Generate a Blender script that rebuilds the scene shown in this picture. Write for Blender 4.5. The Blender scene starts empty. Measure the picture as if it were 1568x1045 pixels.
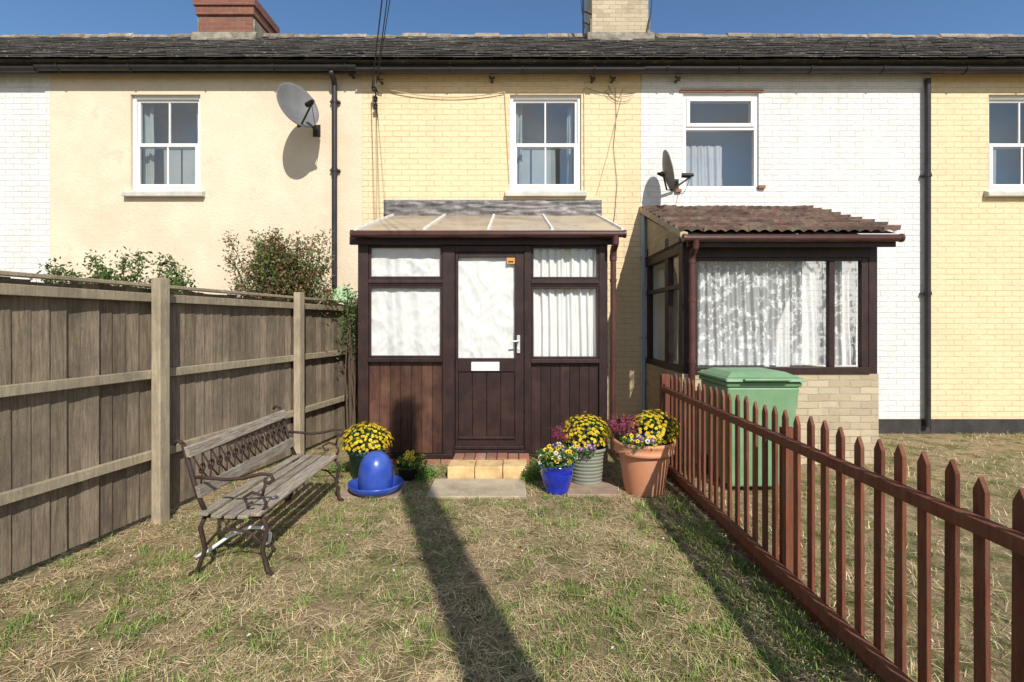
import bpy, math, random
import numpy as np
from mathutils import Vector, Matrix, noise as mnoise
random.seed(7); rng=np.random.default_rng(7)
scene=bpy.context.scene
COL=scene.collection

# ------------------------------------------------------------------ materials
def newmat(name):
    m=bpy.data.materials.new(name); m.use_nodes=True
    nt=m.node_tree; b=nt.nodes["Principled BSDF"]
    return m,nt,b
def mixn(nt,a,b,fac,blend='MIX'):
    n=nt.nodes.new("ShaderNodeMix"); n.data_type='RGBA'; n.blend_type=blend
    for sock,v in ((n.inputs[0],fac),(n.inputs[6],a),(n.inputs[7],b)):
        if hasattr(v,'is_output'): nt.links.new(v,sock)
        elif isinstance(v,(int,float)): sock.default_value=v
        else: sock.default_value=(*v,1) if len(v)==3 else v
    return n.outputs[2]
def noisen(nt,vec,scale,detail=5,rough=.6,lo=.35,hi=.65,dist=0.):
    n=nt.nodes.new("ShaderNodeTexNoise"); n.inputs["Scale"].default_value=scale
    n.inputs["Detail"].default_value=detail; n.inputs["Roughness"].default_value=rough
    n.inputs["Distortion"].default_value=dist
    nt.links.new(vec,n.inputs["Vector"])
    r=nt.nodes.new("ShaderNodeMapRange"); r.inputs[1].default_value=lo; r.inputs[2].default_value=hi
    nt.links.new(n.outputs["Fac"],r.inputs[0])
    return r.outputs[0]
def coords(nt,stretch=(1,1,1)):
    tc=nt.nodes.new("ShaderNodeTexCoord"); mp=nt.nodes.new("ShaderNodeMapping")
    mp.inputs["Scale"].default_value=stretch
    nt.links.new(tc.outputs["Object"],mp.inputs["Vector"]); return mp.outputs[0]
def bumpn(nt,b,h,strength,dist=.01,normal=None,inv=False):
    n=nt.nodes.new("ShaderNodeBump"); n.inputs["Strength"].default_value=strength
    n.inputs["Distance"].default_value=dist; n.invert=inv
    nt.links.new(h,n.inputs["Height"])
    if normal: nt.links.new(normal,n.inputs["Normal"])
    if b: nt.links.new(n.outputs[0],b.inputs["Normal"])
    return n.outputs[0]
def mat(name,c1,c2=None,scale=5,rough=.7,bump=0,bscale=60,stretch=(1,1,1),metal=0,lo=.35,hi=.65,spec=.4,c3=None,s3=1.2,coat=0,bd=.01,c4=None,s4=30):
    m,nt,b=newmat(name); v=coords(nt,stretch)
    c2=c2 or tuple(x*.8 for x in c1)
    c=mixn(nt,c1,c2,noisen(nt,v,scale,6,.65,lo,hi))
    if c3: c=mixn(nt,c,c3,noisen(nt,coords(nt),s3,5,.7,.45,.75))
    if c4: c=mixn(nt,c,c4,noisen(nt,coords(nt),s4,3,.6,.62,.68))
    a=nt.nodes.new("ShaderNodeAttribute"); a.attribute_name="Col"
    c=mixn(nt,c,a.outputs["Color"],1.0,'MULTIPLY')
    nt.links.new(c,b.inputs["Base Color"])
    b.inputs["Roughness"].default_value=rough; b.inputs["Metallic"].default_value=metal
    b.inputs["Specular IOR Level"].default_value=spec; b.inputs["Coat Weight"].default_value=coat
    if bump: bumpn(nt,b,noisen(nt,v,bscale,5,.6,0,1),bump,bd)
    return m
def brickmat(name,c1,c2,cm,bw=.225,rh=.075,bump=.5,dirt=None,painted=True):
    m,nt,b=newmat(name); tc=nt.nodes.new("ShaderNodeTexCoord")
    sep=nt.nodes.new("ShaderNodeSeparateXYZ"); nt.links.new(tc.outputs["Object"],sep.inputs[0])
    ad=nt.nodes.new("ShaderNodeMath"); nt.links.new(sep.outputs[0],ad.inputs[0]); nt.links.new(sep.outputs[1],ad.inputs[1])
    cb=nt.nodes.new("ShaderNodeCombineXYZ"); nt.links.new(ad.outputs[0],cb.inputs[0]); nt.links.new(sep.outputs[2],cb.inputs[1])
    nz=nt.nodes.new("ShaderNodeTexNoise"); nz.inputs["Scale"].default_value=7; nt.links.new(tc.outputs["Object"],nz.inputs["Vector"])
    vm=nt.nodes.new("ShaderNodeVectorMath"); vm.operation='SCALE'; vm.inputs[3].default_value=.02; nt.links.new(nz.outputs["Color"],vm.inputs[0])
    va=nt.nodes.new("ShaderNodeVectorMath"); nt.links.new(cb.outputs[0],va.inputs[0]); nt.links.new(vm.outputs[0],va.inputs[1])
    br=nt.nodes.new("ShaderNodeTexBrick"); nt.links.new(va.outputs[0],br.inputs["Vector"])
    br.inputs["Scale"].default_value=1; br.inputs["Brick Width"].default_value=bw; br.inputs["Row Height"].default_value=rh
    br.inputs["Mortar Size"].default_value=.006; br.inputs["Mortar Smooth"].default_value=.6; br.inputs["Bias"].default_value=0
    br.inputs["Color1"].default_value=(*c1,1); br.inputs["Color2"].default_value=(*c2,1); br.inputs["Mortar"].default_value=(*cm,1)
    v=coords(nt)
    # the joints are filled by paint unevenly: fade them in places
    c=mixn(nt,br.outputs["Color"],c1,noisen(nt,v,2.4,5,.7,.48,.62)) if painted else br.outputs["Color"]
    c=mixn(nt,c,tuple(x*.88 for x in c1),noisen(nt,v,3,7,.7,.45,.8))
    if dirt:
        c=mixn(nt,c,dirt,noisen(nt,coords(nt,(1.6,1.6,.5)),1.3,8,.72,.54,.84))
        c=mixn(nt,c,tuple(x*.75 for x in dirt),noisen(nt,v,14,6,.8,.66,.78))
    nt.links.new(c,b.inputs["Base Color"]); b.inputs["Roughness"].default_value=.75; b.inputs["Specular IOR Level"].default_value=.25
    dm=nt.nodes.new("ShaderNodeMath"); dm.operation='MULTIPLY'; nt.links.new(br.outputs["Fac"],dm.inputs[0]); nt.links.new(noisen(nt,v,5,5,.7,.3,.6),dm.inputs[1])
    n1=bumpn(nt,None,dm.outputs[0],bump,.012,inv=True)
    bumpn(nt,b,noisen(nt,v,24,7,.7,0,1),.5,.018,normal=n1)
    return m
def vcolmat(name,rough=.6,transl=.0,nscale=60,spec=.3):
    m,nt,b=newmat(name)
    a=nt.nodes.new("ShaderNodeAttribute"); a.attribute_name="Col"
    nt.links.new(a.outputs["Color"],b.inputs["Base Color"]); b.inputs["Roughness"].default_value=rough
    b.inputs["Specular IOR Level"].default_value=spec
    if transl:
        t=nt.nodes.new("ShaderNodeBsdfTranslucent"); nt.links.new(a.outputs["Color"],t.inputs[0])
        mx=nt.nodes.new("ShaderNodeMixShader"); mx.inputs[0].default_value=transl
        nt.links.new(b.outputs[0],mx.inputs[1]); nt.links.new(t.outputs[0],mx.inputs[2])
        nt.links.new(mx.outputs[0],nt.nodes["Material Output"].inputs[0])
    return m
def glassmat(name,base=.06,tint=(.97,.98,.98)):
    m=bpy.data.materials.new(name); m.use_nodes=True; nt=m.node_tree; nt.nodes.clear()
    o=nt.nodes.new("ShaderNodeOutputMaterial"); t=nt.nodes.new("ShaderNodeBsdfTransparent"); t.inputs[0].default_value=(*tint,1)
    g=nt.nodes.new("ShaderNodeBsdfGlossy"); g.inputs["Roughness"].default_value=.015
    f=nt.nodes.new("ShaderNodeLayerWeight"); f.inputs[0].default_value=.5
    pw=nt.nodes.new("ShaderNodeMath"); pw.operation='POWER'; pw.inputs[1].default_value=5; nt.links.new(f.outputs["Facing"],pw.inputs[0])
    ad=nt.nodes.new("ShaderNodeMath"); ad.operation='MULTIPLY_ADD'; ad.inputs[1].default_value=.8; ad.inputs[2].default_value=base; nt.links.new(pw.outputs[0],ad.inputs[0])
    n=nt.nodes.new("ShaderNodeTexNoise"); n.inputs["Scale"].default_value=2.2
    tc=nt.nodes.new("ShaderNodeTexCoord"); nt.links.new(tc.outputs["Object"],n.inputs["Vector"])
    bp=nt.nodes.new("ShaderNodeBump"); bp.inputs["Strength"].default_value=.12; nt.links.new(n.outputs[0],bp.inputs["Height"]); nt.links.new(bp.outputs[0],g.inputs["Normal"])
    mx=nt.nodes.new("ShaderNodeMixShader"); nt.links.new(ad.outputs[0],mx.inputs[0]); nt.links.new(t.outputs[0],mx.inputs[1]); nt.links.new(g.outputs[0],mx.inputs[2])
    nt.links.new(mx.outputs[0],o.inputs[0]); return m

M={}
M['yellow']=brickmat('painted_brick_yellow',(.80,.635,.40),(.78,.61,.375),(.70,.55,.34),dirt=(.66,.50,.30),bump=.75)
M['whitebrick']=brickmat('painted_brick_white',(.75,.735,.71),(.715,.70,.675),(.65,.635,.61),dirt=(.58,.55,.50),bump=.7)
M['render']=mat('cream_render',(.77,.65,.49),(.72,.60,.445),2.5,.85,.4,30,c3=(.64,.52,.37),s3=.9,bd=.02,c4=(.68,.565,.42),s4=4)
M['chimney']=brickmat('buff_brick',(.56,.46,.31),(.42,.33,.22),(.42,.38,.31),dirt=(.26,.22,.16),bump=.8,painted=False)
M['redbrick']=brickmat('red_brick',(.26,.105,.07),(.19,.075,.05),(.27,.24,.2),dirt=(.12,.08,.06),bump=.8,painted=False)
M['plinth']=mat('black_plinth',(.03,.028,.027),(.06,.05,.045),6,.8,.4,30)
M['slate']=mat('slate',(.17,.16,.155),(.09,.09,.09),9,.7,.5,40,c3=(.24,.22,.165),s3=2.4,spec=.25,c4=(.42,.40,.33),s4=14)
M['ridge']=mat('ridge_tile',(.26,.22,.165),(.13,.11,.085),8,.85,.7,30,c3=(.42,.38,.29),s3=5)
M['tile']=mat('clay_tile',(.19,.10,.075),(.095,.06,.05),6,.85,.8,50,c3=(.22,.19,.13),s3=7)
M['gutterblk']=mat('gutter_black',(.02,.018,.018),(.035,.03,.03),8,.45,.1)
M['gutterbrn']=mat('gutter_brown',(.10,.038,.03),(.065,.026,.022),8,.4,.1)
M['upvc']=mat('white_upvc',(.82,.82,.82),(.77,.77,.76),3,.35,0,spec=.5)
M['sill']=mat('painted_sill',(.62,.60,.55),(.45,.43,.38),6,.7,.3)
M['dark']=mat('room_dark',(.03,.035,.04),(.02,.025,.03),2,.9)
M['room']=mat('room_dim',(.40,.45,.45),(.32,.37,.38),2,.9)
M['darkwood']=mat('stained_wood_dark',(.036,.016,.014),(.020,.010,.009),5,.5,.45,30,stretch=(9,9,1),spec=.4,c3=(.055,.026,.02),s3=5)
M['midwood']=mat('stained_wood_worn',(.10,.042,.026),(.038,.018,.013),4,.5,.5,30,stretch=(16,16,1),spec=.4,c3=(.15,.075,.045),s3=3)
M['curtain']=mat('white_cotton',(.76,.755,.73),(.72,.71,.68),3,.9,.1,200,spec=.1)
M['glass']=glassmat('window_glass',.04)
M['glassdk']=glassmat('window_glass_reflective',.20)
M['poly']=mat('polycarbonate',(.46,.38,.28),(.38,.31,.225),3,.35,.1,c3=(.24,.19,.13),s3=2.2,c4=(.16,.14,.08),s4=9)
M['flash']=mat('lead_flashing',(.19,.175,.17),(.09,.085,.085),9,.5,.3,25,c3=(.27,.24,.215),s3=6,metal=.15)
M['whitebar']=mat('white_bar',(.75,.74,.70),(.6,.58,.52),6,.5)
M['fence']=mat('weathered_wood',(.37,.295,.205),(.19,.15,.105),5,.9,.8,35,stretch=(14,14,1),c3=(.15,.125,.095),s3=2.5,spec=.15,bd=.014)
M['fencepost']=mat('pale_post',(.50,.42,.29),(.32,.265,.18),5,.9,.6,35,stretch=(10,10,1),spec=.15,c3=(.25,.21,.15),s3=3)
M['picket']=mat('picket_stain',(.25,.085,.043),(.14,.048,.027),5,.7,.5,35,stretch=(10,10,1.2),spec=.25,c3=(.17,.09,.055),s3=6)
M['benchwood']=mat('bench_wood',(.48,.42,.33),(.20,.165,.125),6,.9,.9,30,stretch=(14,1,14),spec=.15)
M['iron']=mat('rusty_iron',(.028,.020,.017),(.06,.03,.02),20,.7,.4,80)
M['concrete']=mat('concrete_slab',(.52,.43,.31),(.38,.31,.22),5,.9,.6,60,c3=(.28,.24,.15),s3=3,c4=(.6,.5,.38),s4=40)
M['redslab']=mat('reddish_slab',(.42,.29,.21),(.31,.22,.16),5,.9,.5,60,c3=(.2,.16,.12),s3=4)
M['yblock']=mat('yellow_block',(.68,.48,.23),(.52,.34,.15),6,.85,.5,60,c3=(.36,.25,.13),s3=6)
M['rblock']=mat('red_block',(.34,.13,.08),(.22,.09,.06),9,.9,.4,60,c3=(.35,.25,.17),s3=9)
M['terracotta']=mat('terracotta',(.66,.28,.15),(.56,.235,.12),5,.6,.12,60,c3=(.62,.38,.27),s3=5)
M['blue']=mat('blue_glaze',(.008,.02,.32),(.012,.035,.44),4,.12,0,spec=.6,coat=.6)
M['blueplastic']=mat('blue_ceramic',(.02,.055,.34),(.035,.08,.42),4,.28,0,spec=.5,c3=(.07,.13,.38),s3=6)
M['greypot']=mat('grey_green_plastic',(.27,.28,.22),(.21,.22,.18),5,.6,.1)
M['tealpot']=mat('teal_plastic',(.03,.10,.08),(.02,.07,.06),5,.5,.1)
M['soil']=mat('soil',(.05,.033,.022),(.025,.018,.012),30,.95,.9,60)
M['bin']=mat('green_plastic',(.19,.34,.18),(.15,.29,.145),3,.5,.1,spec=.4,c3=(.24,.35,.22),s3=7)
M['binblk']=mat('black_plastic',(.02,.02,.02),None,5,.6)
M['dish']=mat('dish_grey',(.17,.17,.17),(.13,.13,.135),6,.55,.1)
M['cable']=mat('black_cable',(.015,.015,.015),None,5,.6)
M['ccable']=mat('cream_cable',(.58,.45,.27),None,5,.6)
M['bpipe']=mat('blue_grey_pipe',(.42,.50,.58),(.35,.42,.5),5,.5)
M['polewood']=mat('pole_wood',(.14,.09,.06),(.09,.06,.04),5,.9,.5,30,stretch=(8,8,1))
M['chrome']=mat('satin_white_metal',(.7,.7,.68),None,5,.3,metal=.3)
M['orange']=mat('orange_label',(.75,.35,.06),(.6,.25,.04),60,.5)
M['leaf']=vcolmat('foliage',.55,.3); M['petal']=vcolmat('petals',.6,.15); M['grass']=vcolmat('grass_blades',.7,0,spec=.2)
M['cloth']=mat('pale_green_cloth',(.42,.58,.36),(.35,.5,.3),5,.9)

# ------------------------------------------------------------------ builders
def top(name,loc=(0,0,0)):
    e=bpy.data.objects.new(name,None); e.location=loc; e.empty_display_size=.2; COL.objects.link(e); return e
def link(o,parent):
    COL.objects.link(o)
    if parent:
        o.parent=parent; o.matrix_parent_inverse=Matrix.Translation(-Vector(parent.location))
class MB:
    def __init__(s): s.v=[];s.f=[];s.c=[];s.M=None;s.var=.0
    def add(s,vs,fs,col=None):
        if col is None:
            k=1+random.uniform(-s.var,s.var); col=(k,k*(1-abs(k-1)*.1),k)
        n=len(s.v)
        for p in vs:
            p=Vector(p)
            if s.M is not None: p=s.M@p
            s.v.append(p[:]); s.c.append(col)
        s.f+= [tuple(i+n for i in f) for f in fs]
    def box(s,x0,x1,y0,y1,z0,z1,col=None):
        vs=[(x0,y0,z0),(x1,y0,z0),(x1,y1,z0),(x0,y1,z0),(x0,y0,z1),(x1,y0,z1),(x1,y1,z1),(x0,y1,z1)]
        s.add(vs,[(0,3,2,1),(4,5,6,7),(0,1,5,4),(1,2,6,5),(2,3,7,6),(3,0,4,7)],col)
    def prism(s,pts,a0,a1,axis='y',col=None):
        n=len(pts)
        def mk(p,a): return (p[0],a,p[1]) if axis=='y' else ((a,p[0],p[1]) if axis=='x' else (p[0],p[1],a))
        vs=[mk(p,a0) for p in pts]+[mk(p,a1) for p in pts]
        s.add(vs,[tuple(range(n)),tuple(range(2*n-1,n-1,-1))]+[(i,i+n,(i+1)%n+n,(i+1)%n) for i in range(n)],col)
    def quad(s,a,b,c,d,col=None): s.add([a,b,c,d],[(0,1,2,3)],col)
    def tube(s,path,r,n=8,col=None,r2=None):
        path=[Vector(p) for p in path]; L=len(path); vs=[];fs=[]
        up=Vector((0,0,1))
        t0=(path[1]-path[0]).normalized()
        if abs(t0.dot(up))>.9: up=Vector((0,1,0))
        a=t0.cross(up).normalized()
        for i,p in enumerate(path):
            t=(path[min(i+1,L-1)]-path[max(i-1,0)]).normalized()
            a=(a-t*a.dot(t)).normalized(); b=t.cross(a)
            rr=r if r2 is None else r+(r2-r)*i/(L-1)
            for k in range(n):
                th=2*math.pi*k/n; vs.append(p+a*(rr*math.cos(th))+b*(rr*math.sin(th)))
        for i in range(L-1):
            for k in range(n): fs.append((i*n+k,i*n+(k+1)%n,(i+1)*n+(k+1)%n,(i+1)*n+k))
        fs.append(tuple(range(n-1,-1,-1))); fs.append(tuple((L-1)*n+k for k in range(n)))
        s.add(vs,fs,col)
    def lathe(s,prof,cx=0,cy=0,cz=0,n=40,col=None):
        vs=[];fs=[]
        for r,z in prof:
            for k in range(n):
                th=2*math.pi*k/n; vs.append((cx+r*math.cos(th),cy+r*math.sin(th),cz+z))
        for i in range(len(prof)-1):
            for k in range(n): fs.append((i*n+k,i*n+(k+1)%n,(i+1)*n+(k+1)%n,(i+1)*n+k))
        s.add(vs,fs,col)
    def frame(s,x0,x1,z0,z1,y0,y1,w,wb=None):
        wb=wb or w
        s.box(x0,x0+w,y0,y1,z0,z1); s.box(x1-w,x1,y0,y1,z0,z1)
        s.box(x0+w,x1-w,y0,y1,z1-w,z1); s.box(x0+w,x1-w,y0,y1,z0,z0+wb)
    def build(s,name,m,parent=None,bevel=0,smooth=False,solid=0):
        me=bpy.data.meshes.new(name); me.from_pydata(s.v,[],s.f)
        at=me.color_attributes.new("Col",'FLOAT_COLOR','POINT')
        at.data.foreach_set('color',np.array([(*c,1) for c in s.c],dtype=np.float32).ravel())
        if smooth: me.polygons.foreach_set('use_smooth',[True]*len(me.polygons))
        me.materials.append(m); me.update()
        o=bpy.data.objects.new(name,me); link(o,parent)
        if solid:
            k=o.modifiers.new('s','SOLIDIFY'); k.thickness=solid
        if bevel:
            k=o.modifiers.new('b','BEVEL'); k.width=bevel; k.segments=2; k.limit_method='ANGLE'; k.angle_limit=math.radians(40)
        return o
def quadsmesh(name,V,C,m,parent=None,smooth=False):
    N=V.shape[0]; me=bpy.data.meshes.new(name)
    me.vertices.add(N*4); me.vertices.foreach_set('co',V.reshape(-1).astype(np.float32))
    me.loops.add(N*4); me.loops.foreach_set('vertex_index',np.arange(N*4,dtype=np.int32))
    me.polygons.add(N); me.polygons.foreach_set('loop_start',np.arange(0,N*4,4,dtype=np.int32))
    me.update(calc_edges=True)
    at=me.color_attributes.new("Col",'FLOAT_COLOR','POINT')
    c=np.concatenate([np.repeat(C,4,axis=0),np.ones((N*4,1))],1).astype(np.float32)
    at.data.foreach_set('color',c.ravel()); me.materials.append(m); me.validate()
    o=bpy.data.objects.new(name,me); link(o,parent); return o
def nrm(a): return a/np.maximum(np.linalg.norm(a,axis=1,keepdims=True),1e-6)
def leafquads(P,Nrm,size,asp=.5):
    N=len(P); r=rng.normal(size=(N,3)); t=nrm(np.cross(Nrm,r)); b=nrm(np.cross(Nrm,t))
    s=size[:,None]; fold=Nrm*s*.15
    return np.stack([P-t*s,P+b*s*asp+fold,P+t*s,P-b*s*asp+fold],1)
def pal(cols,n,var=.25):
    c=np.array(cols)[rng.integers(0,len(cols),n)]
    return np.clip(c*(1+rng.uniform(-var,var,(n,1))),0,1)
def vnoise(x,y,scale,seed=0):
    r=np.random.default_rng(seed); G=r.random((64,64)); x=x*scale+20; y=y*scale+20
    xi=np.floor(x).astype(int); yi=np.floor(y).astype(int); fx=x-xi; fy=y-yi
    fx=fx*fx*(3-2*fx); fy=fy*fy*(3-2*fy)
    g=lambda a,b:G[a%64,b%64]
    return (g(xi,yi)*(1-fx)+g(xi+1,yi)*fx)*(1-fy)+(g(xi,yi+1)*(1-fx)+g(xi+1,yi+1)*fx)*fy

# ------------------------------------------------------------------ ground
def axis_pts(a,b,step,far):
    c=list(np.arange(a,b+1e-6,step)); d=step; lo=a; hi=b; L=[];H=[]
    while hi<far: d*=1.5; hi+=d; H.append(hi)
    d=step
    while lo>-far: d*=1.5; lo-=d; L.append(lo)
    return np.array(L[::-1]+c+H)
gx=axis_pts(-4,6,.07,300); gy=axis_pts(0,7,.07,300)
X,Y=np.meshgrid(gx,gy,indexing='ij')
def gz(x,y):
    m=np.clip((5.0-y)/.8,0,1)*np.clip((np.abs(x)<12),0,1)
    return ((vnoise(x,y,1.3,3)-.5)*.03+(vnoise(x,y,4,4)-.5)*.018)*m-.006
Z=gz(X,Y)
me=bpy.data.meshes.new('ground'); nx,ny=X.shape
V=np.stack([X,Y,Z],-1).reshape(-1,3)
idx=np.arange(nx*ny).reshape(nx,ny)
F=np.stack([idx[:-1,:-1],idx[1:,:-1],idx[1:,1:],idx[:-1,1:]],-1).reshape(-1,4)
me.from_pydata(V.tolist(),[],F.tolist()); me.polygons.foreach_set('use_smooth',[True]*len(me.polygons))
m,nt,b=newmat('dry_lawn_soil'); v=coords(nt)
c=mixn(nt,(.24,.175,.10),(.46,.35,.205),noisen(nt,v,22,8,.75,.35,.65))
c=mixn(nt,c,(.13,.145,.045),noisen(nt,v,3.5,7,.7,.46,.62))
c=mixn(nt,c,(.11,.078,.05),noisen(nt,v,7,7,.75,.54,.66))
nt.links.new(c,b.inputs["Base Color"]); b.inputs["Roughness"].default_value=.95; b.inputs["Specular IOR Level"].default_value=.1
bumpn(nt,b,noisen(nt,v,70,8,.75,0,1),.9,.02)
me.materials.append(m); g=bpy.data.objects.new('ground',me); COL.objects.link(g)

def blocked(x,y):
    q=(x>-1.66)&(x<1.05)&(y>5.36)
    q|=(x>-.62)&(x<.14)&(y>4.82)&(y<5.4)
    q|=(x>-.74)&(x<.12)&(y>4.38)&(y<4.86)
    q|=(x>-1.5)&(x<-.98)&(y>4.38)&(y<4.78)
    q|=(x>.48)&(x<.98)&(y>4.44)&(y<4.9)
    return q
def blades(n,x0,x1,y0,y1,lmin,lmax,wmin,wmax,flat,palc,maskf=None,var=.3,pos=None):
    if pos is None:
        x=rng.uniform(x0,x1,n); y=rng.uniform(y0,y1,n)
        k=~blocked(x,y)
        if maskf is not None: k&=rng.random(n)<maskf(x,y)
        x=x[k]; y=y[k]
    else: x,y=pos
    n=len(x); z=gz(x,y)
    L=rng.uniform(lmin,lmax,n); W=rng.uniform(wmin,wmax,n)/2
    th=rng.uniform(0,2*np.pi,n); dirh=np.stack([np.cos(th),np.sin(th),np.zeros(n)],1)
    side=np.stack([-np.sin(th),np.cos(th),np.zeros(n)],1)
    el=rng.uniform(flat[0],flat[1],n)
    d1=dirh*np.cos(el)[:,None]+np.array([0,0,1])*np.sin(el)[:,None]
    el2=el-rng.uniform(.1,.7,n)*(el>.3)
    d2=dirh*np.cos(el2)[:,None]+np.array([0,0,1])*np.sin(el2)[:,None]
    P0=np.stack([x,y,z+.001+(el<.3)*rng.uniform(0,.014,n)],1); P1=P0+d1*L[:,None]*.55; P2=P1+d2*L[:,None]*.45
    w=side*W[:,None]
    q1=np.stack([P0-w,P0+w,P1+w*.85,P1-w*.85],1); q2=np.stack([P1-w*.85,P1+w*.85,P2+w*.12,P2-w*.12],1)
    C=pal(palc,n,var)
    return np.concatenate([q1,q2]),np.concatenate([C,C])
straw=[(.62,.48,.27),(.78,.63,.38),(.48,.35,.19),(.30,.20,.11)]
green=[(.15,.21,.045),(.20,.26,.065),(.11,.165,.035),(.26,.28,.09)]
gm=lambda x,y: np.clip((vnoise(x,y,1.6,11)*.5+vnoise(x,y,5,12)*.6-.42)*3.6,.06,1)
sm=lambda x,y: np.clip((vnoise(x,y,2.2,21)*.4+vnoise(x,y,6,22)*.7-.26)*2.0,.08,1)
parts=[]
parts.append(blades(95000,-3.2,1.5,.6,5.5,.03,.13,.0014,.0036,(-.02,.16),straw,sm))
parts.append(blades(22000,-3.2,1.5,.6,6.9,.02,.06,.0015,.003,(.2,1.2),straw,sm))
parts.append(blades(110000,-3.2,1.5,.6,5.6,.018,.05,.0018,.0042,(.3,1.3),green,gm))
parts.append(blades(36000,1.5,7,.6,6.9,.03,.08,.002,.005,(.2,1.3),green+straw[:2],gm))
parts.append(blades(24000,1.5,7,.6,6.9,.03,.12,.002,.004,(0,.2),straw,sm))
tx=rng.uniform(-3,1.5,800); ty=rng.uniform(.8,5.1,800)
k=(~blocked(tx,ty))&(rng.random(800)<gm(tx,ty)*.8+.10); tx=tx[k];ty=ty[k]
nf=170
ax=np.concatenate([tx,1.48-np.abs(rng.normal(0,.22,nf)),np.full(14,.17)+rng.normal(0,.05,14),rng.normal(-.86,.06,12),rng.normal(-1.9,.1,10)])
ay=np.concatenate([ty,rng.uniform(1.2,4.3,nf),rng.uniform(4.7,5.0,14),rng.normal(4.88,.07,12),rng.uniform(2.4,3,10)])
px=np.repeat(ax,26)+rng.normal(0,.024,len(ax)*26); py=np.repeat(ay,26)+rng.normal(0,.024,len(ax)*26)
parts.append(blades(0,0,0,0,0,.025,.085,.0028,.0062,(.2,1.25),[(.16,.26,.05),(.21,.30,.07),(.13,.20,.04),(.26,.30,.09)],pos=(px,py)))
# thick wads of dry cuttings
wx=rng.uniform(-3,1.5,420); wy=rng.uniform(.9,5.1,420); k=~blocked(wx,wy); wx=wx[k]; wy=wy[k]
px=np.repeat(wx,34)+rng.normal(0,.035,len(wx)*34); py=np.repeat(wy,34)+rng.normal(0,.03,len(wx)*34)
parts.append(blades(0,0,0,0,0,.03,.11,.0015,.004,(0,.45),straw[:3],pos=(px,py)))
lx=rng.uniform(-3,1.5,900); ly=rng.uniform(.8,5.2,900); k=~blocked(lx,ly); lx=lx[k]; ly=ly[k]
LP=np.stack([lx,ly,gz(lx,ly)+.012],1); LN=nrm(rng.normal(0,.35,(len(lx),3))+np.array([0,0,1.]))
parts.append((leafquads(LP,LN,rng.uniform(.004,.013,len(lx)),.6),pal([(.35,.22,.11),(.22,.13,.07),(.7,.66,.58),(.5,.36,.2)],len(lx))))
quadsmesh('grass',np.concatenate([p[0] for p in parts]),np.concatenate([p[1] for p in parts]),M['grass'])

# ------------------------------------------------------------------ houses
WY=6.9
def wall(mb,x0,x1,z0,z1,holes,y=WY,dep=.11):
    xs=sorted({x0,x1}|{h[i] for h in holes for i in (0,1)}); zs=sorted({z0,z1}|{h[i] for h in holes for i in (2,3)})
    for i in range(len(xs)-1):
        for j in range(len(zs)-1):
            cx=(xs[i]+xs[i+1])/2; cz=(zs[j]+zs[j+1])/2
            if any(h[0]<cx<h[1] and h[2]<cz<h[3] for h in holes): continue
            mb.quad((xs[i],y,zs[j]),(xs[i+1],y,zs[j]),(xs[i+1],y,zs[j+1]),(xs[i],y,zs[j+1]))
    for a,b_,c,d in holes:
        mb.quad((a,y,c),(a,y,d),(a,y+dep,d),(a,y+dep,c)); mb.quad((b_,y,c),(b_,y+dep,c),(b_,y+dep,d),(b_,y,d))
        mb.quad((a,y,d),(b_,y,d),(b_,y+dep,d),(a,y+dep,d)); mb.quad((a,y,c),(a,y+dep,c),(b_,y+dep,c),(b_,y,c))
def room(par,x0,x1,z0,z1,y,d=.45,m='room'):
    mb=MB(); mb.quad((x0-.3,y+d,z0-.3),(x1+.3,y+d,z0-.3),(x1+.3,y+d,z1+.2),(x0-.3,y+d,z1+.2))
    for s,a in ((0,x0-.3),(1,x1+.3)): mb.quad((a,y,z0-.3),(a,y+d,z0-.3),(a,y+d,z1+.2),(a,y,z1+.2))
    mb.quad((x0-.3,y,z1+.2),(x1+.3,y,z1+.2),(x1+.3,y+d,z1+.2),(x0-.3,y+d,z1+.2))
    mb.quad((x0-.3,y,z0-.3),(x1+.3,y,z0-.3),(x1+.3,y+d,z0-.3),(x0-.3,y+d,z0-.3))
    mb.build('room_interior',M[m],par)
def fabric(par,name,x0,x1,z0,z1,y,kind,seed=0,m='curtain',nx=90,nz=80):
    vs=[];fs=[]
    for i in range(nx+1):
        for j in range(nz+1):
            u=i/nx; w=j/nz; x=x0+(x1-x0)*u; z=z0+(z1-z0)*w
            p=Vector((x*3+seed*7,z*3,seed))
            if kind=='folds':
                ph=mnoise.noise(Vector((x*5,z*.7,seed)))*2.6
                d=.020*math.sin(x*62+ph*1.6)+.010*math.sin(x*135+ph*2+z*1.5)+.008*mnoise.noise(Vector((x*14,z*5,seed+3)))
            else:
                q=mnoise.noise(p*.7)
                d=.010*(1-abs(mnoise.noise(Vector((x*6+z*2.5,z*3.2-x*2.,seed+q)))*2.4))+.006*(1-abs(mnoise.noise(Vector((x*9-z*6,z*4,seed+9)))*2.5))+.004*mnoise.noise(Vector((x*30,z*18,seed)))
            vs.append((x,y-d*.9,z))
    for i in range(nx):
        for j in range(nz):
            a=i*(nz+1)+j; fs.append((a,a+nz+1,a+nz+2,a+1))
    mb=MB(); mb.add(vs,fs,(1,1,1)); return mb.build(name,M[m],par,smooth=True)

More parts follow.
